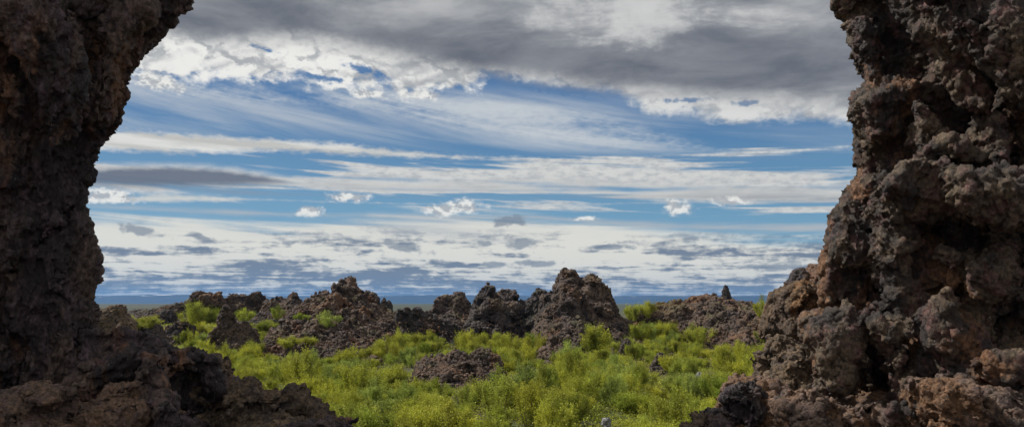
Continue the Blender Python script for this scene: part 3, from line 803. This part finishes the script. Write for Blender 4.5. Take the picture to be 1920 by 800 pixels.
def to_px(x, y, z):
    dy = y; dz = z - H_EYE
    f = dy * CP + dz * SP; u = x / f; v = (-dy * SP + dz * CP) / f
    return 960 + u * FPX, 400 - v * FPX
cand = []
rs = random.Random(5)
for _ in range(60000):
    y = 20 + 82 * rs.random() ** .8
    x = rs.uniform(-.47, .40) * y
    if len(cand) > 278: break
    s = rs.uniform(.8, 1.35)
    if any((x - a) ** 2 + (y - b_) ** 2 < ((s + r) * .60) ** 2 for a, b_, r in taken): continue
    z = float(ground_z(x, y))
    ppx, ppy = to_px(x, y, z)
    if y > 83: continue
    if 1095 < ppx < 1180 and ppy > 775: continue
    if ppy < 640 and not (1200 < ppx < 1440): continue
    if ppx < 352 or ppx > 1470 or ppy > 875: continue
    if ppx < 560 and ppy > 735: continue
    if crag_h(x, y) > z + .35: continue
    if 44 < y < 58 and 740 < ppx < 975 and ppy < 750: continue
    if 40 < y < 66 and any(abs(ppx - q) < 24 for q in (692, 754, 990, 1238, 1312)) and ppy < 748: continue
    # a few bare gaps
    if float(fbm(np.array([x]), np.array([y]), np.array([0.]), 2, 5, 44)[0]) > .75: continue
    taken.append((x, y, s)); cand.append((x, y, z, s, ppx, ppy))
for i, (x, y, z, s, ppx, ppy) in enumerate(cand):
    lb, gp = zone(ppx, ppy)
    place_shrub((x, y, z - .08), s * rs.uniform(.95, 1.2), s * rs.uniform(.75, 1.5), rs.randrange(12), lb, gp, y < 48); NSH += 1
print('shrubs', NSH, time.time() - T0)

# ground cover: low leafy plants nobody could count
rng = np.random.default_rng(9)
n = 30000
y = 19 + 95 * rng.random(n) ** .8; x = rng.uniform(-.52, .46, n) * y
z = ground_z(x, y)
keep = fbm(x, y, x * 0, 3, 4, 12) > -.55
for x0, x1, y0, y1, hf in FOOT:
    ins = (x > x0) & (x < x1) & (y > y0) & (y < y1)
    keep &= ~(ins & (hf(x, y) > z + .12))
x, y, z = x[keep], y[keep], z[keep]
R = rng.uniform(.15, .5, len(x)); k = 14
C = np.stack([np.repeat(x, k), np.repeat(y, k), np.repeat(z, k)], 1) + rng.normal(size=(len(x) * k, 3)) * np.repeat(R, k)[:, None] * [.9, .9, .0]
C[:, 2] += np.abs(rng.normal(size=len(C))) * np.repeat(R, k) * .4 + .03
V, Qd = leaves(C, .085, rng)
o = mesh_obj('ground_cover', V, Qd, m_leaf, smooth=False, origin=(0, 50, 0)); tag(o, 'low green leafy ground cover between the shrubs', 'ground cover', kind='stuff')

# rubble: loose clinker stones at the feet of the crags, one mass
def stones(n, pos, smin_, smax_, rng):
    ico = np.array([[0,0,1],[.89,0,.45],[.28,.85,.45],[-.72,.53,.45],[-.72,-.53,.45],[.28,-.85,.45],[.72,.53,-.45],[-.28,.85,-.45],[-.89,0,-.45],[-.28,-.85,-.45],[.72,-.53,-.45],[0,0,-1]])
    fc = np.array([[0,1,2],[0,2,3],[0,3,4],[0,4,5],[0,5,1],[1,6,2],[2,7,3],[3,8,4],[4,9,5],[5,10,1],[2,6,7],[3,7,8],[4,8,9],[5,9,10],[1,10,6],[11,7,6],[11,8,7],[11,9,8],[11,10,9],[11,6,10]])
    S = rng.uniform(smin_, smax_, (n, 1, 1)) * rng.uniform(.6, 1.2, (n, 1, 3))
    V = ico[None] * S * rng.uniform(.65, 1.2, (n, 12, 1)) + pos[:, None, :]
    Fc = fc[None] + (np.arange(n) * 12)[:, None, None]
    return V.reshape(-1, 3), Fc.reshape(-1, 3)
pos = []
for x0, x1, y0, y1, hf in FOOT:
    a = (x1 - x0) * (y1 - y0); m_ = int(min(a * 9, 2600))
    xx = rng.uniform(x0, x1, m_); yy = rng.uniform(y0, y0 + (y1 - y0) * .75, m_)
    zz = np.maximum(hf(xx, yy), ground_z(xx, yy)); gz = ground_z(xx, yy)
    k_ = (zz < gz + 2.4)
    pos.append(np.stack([xx, yy, zz + .03], 1)[k_])
pos = np.concatenate(pos)
V, Qd = stones(len(pos), pos, .05, .22, rng)
o = mesh_obj('rubble', V, Qd, M_SCREE, smooth=False, origin=(0, 70, 0)); tag(o, 'loose brown lava rubble scattered at the feet of the crags', 'rubble', kind='stuff')

# ------------------------------------------------------------------ distant plateau mountains
mx_ = np.linspace(-9000, 9000, 700); my = np.concatenate([np.linspace(7600, 8700, 40), np.linspace(8800, 9700, 12)])
MX, MY = np.meshgrid(mx_, my, indexing='ij')
base = np.interp(MX, [-9000, -4200, -3400, -2500, -1200, 0, 1500, 2800, 3600, 9000], [95, 92, 112, 100, 108, 104, 96, 92, 128, 120])
base = base * .92 + 16 * fbm(MX, MX * 0, MX * 0, 4, 900, 5)
sh = sstep(7650, 8650, MY + 260 * fbm(MX, MY, MX * 0, 3, 700, 3))
MZ = -5 + base * (0.30 * sstep(7600, 8100, MY) + .70 * sh) + 6 * fbm(MX, MY, MX * 0, 3, 260, 8) * sh
MZ = MZ * 1.0
I = np.arange(MX.size).reshape(MX.shape)
Q = np.stack([I[:-1, :-1].ravel(), I[1:, :-1].ravel(), I[1:, 1:].ravel(), I[:-1, 1:].ravel()], 1)
m, b = new_mat('far_mountain')
g = X.nt.nodes.new('ShaderNodeNewGeometry'); P = X(g.outputs['Position']); px_, py_, pz_ = sep(P)
n1 = tnoise(vec(px_ * .0022, py_ * .001, pz_ * .035), 1.0, 6, .7)
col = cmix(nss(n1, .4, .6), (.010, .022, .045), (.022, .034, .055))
sn = nss(n1 + (pz_ - 88.0) * .004, .53, .60)
col = cmix(sn, col, (.8, .8, .8))
X.link(col, b.inputs['Base Color']); b.inputs['Roughness'].default_value = .95
o = mesh_obj('mountains', np.stack([MX.ravel(), MY.ravel(), MZ.ravel()], 1), Q, m, origin=(0, 0, 0)); tag(o, kind='structure')

# haze
HZ = True
if HZ:
    x0, x1, y0, y1, z0, z1 = -14600, 14600, -14600, 14600, -8, 190
    V = np.array([(x, y, z) for x in (x0, x1) for y in (y0, y1) for z in (z0, z1)], float)
    Q = np.array([[0, 1, 3, 2], [4, 6, 7, 5], [0, 4, 5, 1], [2, 3, 7, 6], [0, 2, 6, 4], [1, 5, 7, 3]])
    m = bpy.data.materials.new('air'); m.use_nodes = True; nt = m.node_tree; nt.nodes.clear()
    ou = nt.nodes.new('ShaderNodeOutputMaterial'); pv = nt.nodes.new('ShaderNodeVolumePrincipled')
    pv.inputs['Density'].default_value = 0.00007; pv.inputs['Color'].default_value = (.18, .46, .95, 1); pv.inputs['Anisotropy'].default_value = 0.2
    nt.links.new(pv.outputs[0], ou.inputs['Volume'])
    o = mesh_obj('haze', V, Q, m, smooth=False, origin=(0, 0, 0)); tag(o, 'thin blue haze', 'haze', kind='stuff')

# ------------------------------------------------------------------ sun and sky
SUN_AZ, SUN_EL = -72.0, 50.0
sl = bpy.data.lights.new('sun', 'SUN'); sl.energy = 4.4; sl.angle = math.radians(2.5); sl.color = (1, .95, .87)
so = bpy.data.objects.new('sun', sl); COL.objects.link(so)
from mathutils import Vector
sd = Vector((math.sin(math.radians(SUN_AZ)) * math.cos(math.radians(SUN_EL)), math.cos(math.radians(SUN_AZ)) * math.cos(math.radians(SUN_EL)), math.sin(math.radians(SUN_EL))))
so.rotation_euler = sd.to_track_quat('Z', 'Y').to_euler(); so.location = (0, 0, 60)

W = bpy.data.worlds.new('World'); SC.world = W; W.use_nodes = True; nt = W.node_tree; X.nt = nt
bg = nt.nodes['Background']
sk = nt.nodes.new('ShaderNodeTexSky'); sk.sky_type = 'NISHITA'; sk.sun_disc = False
sk.sun_elevation = math.radians(SUN_EL); sk.sun_rotation = math.radians(SUN_AZ); sk.ozone_density = 3.0; sk.dust_density = 0.4; sk.air_density = 1.0
tc = nt.nodes.new('ShaderNodeTexCoord'); dx, dy, dz = sep(X(tc.outputs['Generated']))
AZ = X._m('ARCTAN2', dx, dy) * 57.29578
EL = X._m('ARCSINE', dz) * 57.29578
A0, A1, E1 = -42.0, 42.0, 40.0
tA = (AZ - A0) / (A1 - A0)
def line(pts):
    """elevation (deg) along a line given by picture points"""
    q = [azel(*p) for p in pts]
    return curve(tA, [((a - A0) / (A1 - A0), e / E1) for a, e in q]) * E1
# sky units: 1 = display white for background strength 1 (multiplied later)
blue = cmix(nss(EL, 0.5, 16), (.15, .365, .53), (.032, .130, .31))
base = cmix(0.25, blue, cmix(1.0, X(sk.outputs[0]), (.10, .10, .10), 'MULTIPLY'))
# coordinates: stretched ones for streaks, even ones for puffs; a gentle warp keeps bands alive
Pe = vec(AZ, EL, 0.0)
warp = (tnoise(vec(AZ * .06, EL * .25, 4.0), 1, 4, .6) - .5)
st1 = tnoise(vec(AZ * .07 + EL * .10, EL * .62 + AZ * .085, 1.0), 1.0, 8, .60, .5)     # slanting cirrus
st2 = tnoise(vec(AZ * .07, EL * 1.25 + AZ * .05, 7.0), 1.0, 7, .60, .3)                  # level streaks
st3 = tnoise(vec(dx / (dz + .022), dy / (dz + .022), 12.0), .62, 9, .64, .2)                             # fine low strata
pf = tnoise(vec(AZ * .22, EL * .34, 3.0), 1.0, 8, .58, .15)                               # puffs
pf2 = tnoise(vec(AZ * .45, (EL - .55) * .62, 3.0), 1.0, 5, .60, .15)
fine = tnoise(vec(AZ * .9, EL * 2.4, 5.0), 1.0, 6, .65)
def billow(v, scale, det=2.0, rough=.55):
    n = X.nt.nodes.new('ShaderNodeTexVoronoi'); n.feature = 'F1'; n.normalize = True; X.link(v, n.inputs['Vector'])
    n.inputs['Scale'].default_value = scale; n.inputs['Detail'].default_value = det; n.inputs['Roughness'].default_value = rough
    return 1.0 - X(n.outputs['Distance'])
wv = (tnoise(vec(AZ * .5, EL * .7, 8.0), 1.0, 5, .6) - .5) * 1.6
b1 = billow(vec(AZ * .30 + wv, EL * .46 + wv * .6, 3.0), 1.0)
b1u = billow(vec(AZ * .30 + .10 + wv, (EL + .5) * .46 + wv * .6, 3.0), 1.0)
pn = tnoise(vec(AZ * 1.1, EL * 1.5, 2.0), 1.0, 6, .62)
bsm = billow(vec(AZ * .8 + wv * .5, EL * 1.1 + wv * .4, 3.0), 1.0)
pn2 = tnoise(vec(AZ * 1.1, (EL - .35) * 1.5, 2.0), 1.0, 6, .62)
soft = tnoise(vec(AZ * .07, EL * .2, 9.0), 1.0, 4, .55)
st4 = tnoise(vec(AZ * .30 + soft * 2, EL * 1.35, 17.0), 1.0, 9, .64, .3)

def over(dst, col, a): return cmix(clamp(a), dst, col)
WHITE = (.80, .79, .74); CREAM = (.70, .685, .62); GREYC = (.20, .215, .25); DARKC = (.115, .125, .15); BLG = (.18, .24, .32)

sky = base
# slanting cirrus between rows 140 and 300
t_ = line([(160, 130), (600, 150), (900, 165), (1200, 190), (1600, 240)]); b_ = line([(160, 250), (600, 262), (950, 285), (1300, 292), (1600, 296)])
inside = nss(nmin(t_ - EL, EL - b_), -.6, .9)
side = nss(AZ, 5, 16, 1.0, .55)
sky = over(sky, (.52, .56, .60), nss(st1, .30, .74) * inside * side * .75)
# bright cirrus fan, middle right
t_ = line([(700, 165), (950, 182), (1150, 215), (1300, 255), (1420, 285)]); b_ = line([(700, 215), (950, 265), (1150, 285), (1300, 288), (1420, 296)])
sky = over(sky, (.60, .63, .65), nss(nmin(t_ - EL, EL - b_), -.3, .9) * nss(st1 * .6 + fine * .4, .36, .66) * .8)

def band(sky, top, bot, n, namp, s0, s1, col, alpha=1.0):
    t = line(top); b = line(bot)
    d = nmin(t - EL, EL - b) + (n - .5) * namp
    return over(sky, col, nss(d, s0, s1) * alpha), d
# level white streak on the left, tapering to the right
sky, d = band(sky, [(150, 238), (260, 242), (420, 252), (600, 262), (760, 280), (950, 292), (1050, 296)], [(150, 284), (260, 288), (380, 291), (560, 288), (700, 296), (850, 300), (1050, 300)], fine, .9, -.05, .45,
              cmix(nss(st2, .35, .6), (.55, .54, .50), WHITE), .97)
# broad streak system rows 300-385
sky, d = band(sky, [(150, 305), (300, 303), (450, 306), (560, 322), (640, 312), (800, 300), (1000, 302), (1200, 298), (1400, 298), (1640, 300)],
              [(150, 352), (420, 362), (500, 352), (700, 362), (900, 378), (1100, 390), (1300, 388), (1640, 386)], st2, 7.5, -.1, .9, cmix(nss(fine, .35, .6), (.50, .505, .50), (.70, .69, .65)), .95)
sky, d = band(sky, [(560, 330), (800, 338), (1000, 330), (1200, 342), (1640, 350)], [(560, 348), (800, 360), (1000, 368), (1200, 378), (1640, 382)], st2, 2.0, -.2, .6, cmix(nss(st3, .35, .6), (.42, .43, .44), (.66, .65, .61)), .9)
# blue rifts in the level streaks on the right
sky, d = band(sky, [(900, 336), (1040, 344), (1140, 348), (1250, 356)], [(900, 340), (1040, 352), (1140, 357), (1250, 358)], st3, 1.6, -.15, .3, base, .85)
sky, d = band(sky, [(1330, 350), (1450, 346), (1640, 348)], [(1330, 352), (1450, 354), (1640, 357)], st3, 1.6, -.15, .3, base, .8)
# dark lens cloud
sky, d = band(sky, [(150, 308), (250, 303), (380, 306), (470, 316), (560, 334)], [(150, 350), (250, 354), (400, 353), (500, 350), (560, 344)], fine, .45, -.15, .55, cmix(nss(EL - line([(150, 308), (250, 303), (380, 306), (470, 316), (560, 334)]) + (fine - .5) * .5, -.65, -.15), (.15, .17, .21), (.62, .62, .60)), .97)
sky, d = band(sky, [(1230, 366), (1350, 362), (1640, 366)], [(1230, 370), (1350, 376), (1640, 378)], st3, 1.2, -.2, .5, (.28, .29, .31), .7)
# thin low streak left
sky, d = band(sky, [(200, 372), (300, 364), (420, 368), (500, 374)], [(200, 378), (300, 380), (420, 377), (500, 375)], fine, .5, -.1, .25, CREAM, .85)
# slate gaps already blue; lower cream deck fading in from row 400
t_ = line([(150, 400), (400, 408), (560, 410), (700, 398), (900, 396), (1000, 402), (1100, 415), (1300, 432), (1640, 440)])
deck = nss((t_ - EL) + (st2 - .5) * 3.4, -.25, 1.0)
dk = nss(st3, .40, .60)
low = nss(EL, 1.2, 4.6)            # 0 near the horizon, 1 at the top of the deck
deckcol = cmix(nss(st4 * .42 + st3 * .40 + pn * .18 + (EL - 2.6) * .012 + (soft - .5) * .26, .44, .54), (.19, .22, .27), (.82, .79, .69))
deckcol = cmix(nss(EL + (soft - .5) * 2.4, 3.9, 5.6) * .8, deckcol, cmix(nss(st2, .3, .6), (.46, .48, .49), (.76, .745, .67)))
deckcol = cmix(nss(EL, .9, .1) * .4, deckcol, (.27, .33, .40))
sky = over(sky, deckcol, deck * .97)
# thin streak over the right-hand blue gap
sky, d = band(sky, [(1000, 404), (1300, 418), (1640, 416)], [(1000, 410), (1300, 432), (1640, 436)], st3, 1.3, -.2, .4, (.50, .505, .50), .8)
# dark scud flecks
def blob(px, py, rx, ry, rot=0.0):
    a, e = azel(px, py); rx *= .038; ry *= .038
    c_, s_ = math.cos(rot), math.sin(rot)
    u = (AZ - a) * (c_ / rx) + (EL - e) * (s_ / rx); v = (EL - e) * (c_ / ry) - (AZ - a) * (s_ / ry)
    return 1.0 - X._m('SQRT', u * u + v * v)
def flecks(sky, lst, col, namp=2.4, s0=0.0, s1=.6, alpha=.85):
    d = None
    for q in lst:
        b_ = blob(*q); d = b_ if d is None else nmax(d, b_)
    return over(sky, col, nss(d + (pn - .5) * namp + (bsm - .62) * namp * .55, s0, s1) * alpha)
sky = flecks(sky, [(265, 433, 40, 9, -.15), (380, 446, 22, 7, -.3), (975, 455, 38, 14, 0), (912, 456, 20, 7, 0), (765, 464, 48, 10, -.2), (1010, 494, 42, 7, 0), (930, 495, 32, 7, 0), (1150, 463, 44, 6, 0), (960, 415, 40, 12, 0), (1480, 500, 90, 8, 0)],
             (.20, .235, .28), alpha=.75)
# small fair-weather puffs
pc = cmix(nss(EL - 0.0 + (pn - .5) * 3, 5.0, 8.0), (.55, .55, .53), (.86, .85, .81))
sky = flecks(sky, [(830, 394, 55, 13, 0), (868, 388, 50, 17, 0), (655, 369, 44, 12, 0), (580, 396, 32, 12, 0), (1272, 391, 34, 17, 0), (1262, 384, 18, 16, 0), (205, 368, 54, 17, 0), (292, 152, 62, 18, -.15), (1370, 376, 40, 11, 0), (690, 176, 40, 12, 0), (790, 178, 46, 12, 0), (1100, 410, 30, 6, 0)], cmix(nss(pn - pn2 + (pn - .5) * .3, -.09, .10), (.46, .47, .48), (.86, .85, .80)), namp=1.7, s0=.0, s1=.75, alpha=.95)

# the big bank: white puffy fringe, then the grey body
t_hi = [(150, -300), (960, -320), (1700, -300)]
fr = line([(150, 130), (300, 150), (420, 150), (600, 158), (700, 178), (820, 182), (890, 160), (1000, 160), (1120, 172), (1180, 190), (1225, 213), (1400, 230), (1640, 240)])
fd = (EL - fr) + ((pf - .52) * 5.5 + (b1 - .62) * 4.2 + (pn - .5) * 1.2) * nss(AZ, -4, 8, 1.0, .5)
lit = nss((b1 - b1u) * 1.2 + (b1 - .62) * .7 + (pn - .5) * .25, -.16, .16)
fcol = cmix(lit, (.42, .43, .44), (.86, .85, .81))
right = nss(AZ, 2, 9)
fcol = cmix(right * .35, fcol, (.44, .45, .46))
sky = over(sky, fcol, nss(fd, .0, 1.0))
rift = None
for q in ((690, 134, 60, 11, -.3), (500, 94, 30, 6, -.2), (600, 146, 60, 8, -.1), (1395, 193, 46, 6, 0), (1290, 188, 50, 6, 0), (1060, 170, 150, 10, -.12)):
    z_ = blob(*q); rift = z_ if rift is None else nmax(rift, z_)
sky = over(sky, base, nss(rift + (pn - .5) * 3.2, .0, .8) * .95)
bd = line([(150, 70), (300, 72), (400, 84), (560, 92), (700, 112), (820, 138), (960, 158), (1150, 178), (1300, 196), (1450, 205), (1640, 215)])
dd = (EL - bd) + (soft - .5) * 1.6 + (pn - .5) * .9
bs1 = tnoise(vec(AZ * .055, EL * .21, 21.0), 1.0, 6, .58, .2)
bs2 = tnoise(vec(dx / (dz + .06), dy / (dz + .06), 31.0), 2.1, 8, .60, .3)
core = line([(150, 20), (500, 50), (800, 92), (1100, 118), (1400, 130), (1640, 120)])
cd = X._m('ABSOLUTE', EL - core)
dark = nss(cd + (bs1 - .5) * 5.5, 3.4, .3)
body = cmix(nss(bs1 * .4 + bs2 * .6, .38, .64), (.17, .185, .215), (.50, .50, .50))
body = cmix(dark * .8, body, cmix(nss(bs2, .35, .65), DARKC, (.19, .20, .225)))
hi = blob(1200, 10, 300, 62, 0.0)
body = cmix(nss(hi + (bs2 - .5) * 5.0 + (pn - .5) * 1.0, .05, .9) * .6, body, (.70, .70, .68))
sky = over(sky, body, nss(dd, -.5, 1.5))
sky = cmix(nmax(nss(EL, 27, 42), nss(X._m('ABSOLUTE', AZ), 50, 80) * nss(EL, 0, 12)), sky, (.54, .53, .515))  # unseen sky overhead and behind camera: brightened as added fill for the walls
# below the horizon: dull land colour
sky = cmix(nss(EL, -.6, -2.0), sky, (.10, .10, .09))
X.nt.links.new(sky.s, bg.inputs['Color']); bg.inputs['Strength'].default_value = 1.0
W.cycles.sampling_method = 'MANUAL'; W.cycles.sample_map_resolution = 512

SC.view_settings.view_transform = 'Standard'; SC.view_settings.look = 'None'; SC.view_settings.exposure = 0; SC.view_settings.gamma = 1
SC.render.engine = 'CYCLES'
SC.cycles.volume_bounces = 0; SC.cycles.max_bounces = 6
print('built', time.time() - T0)
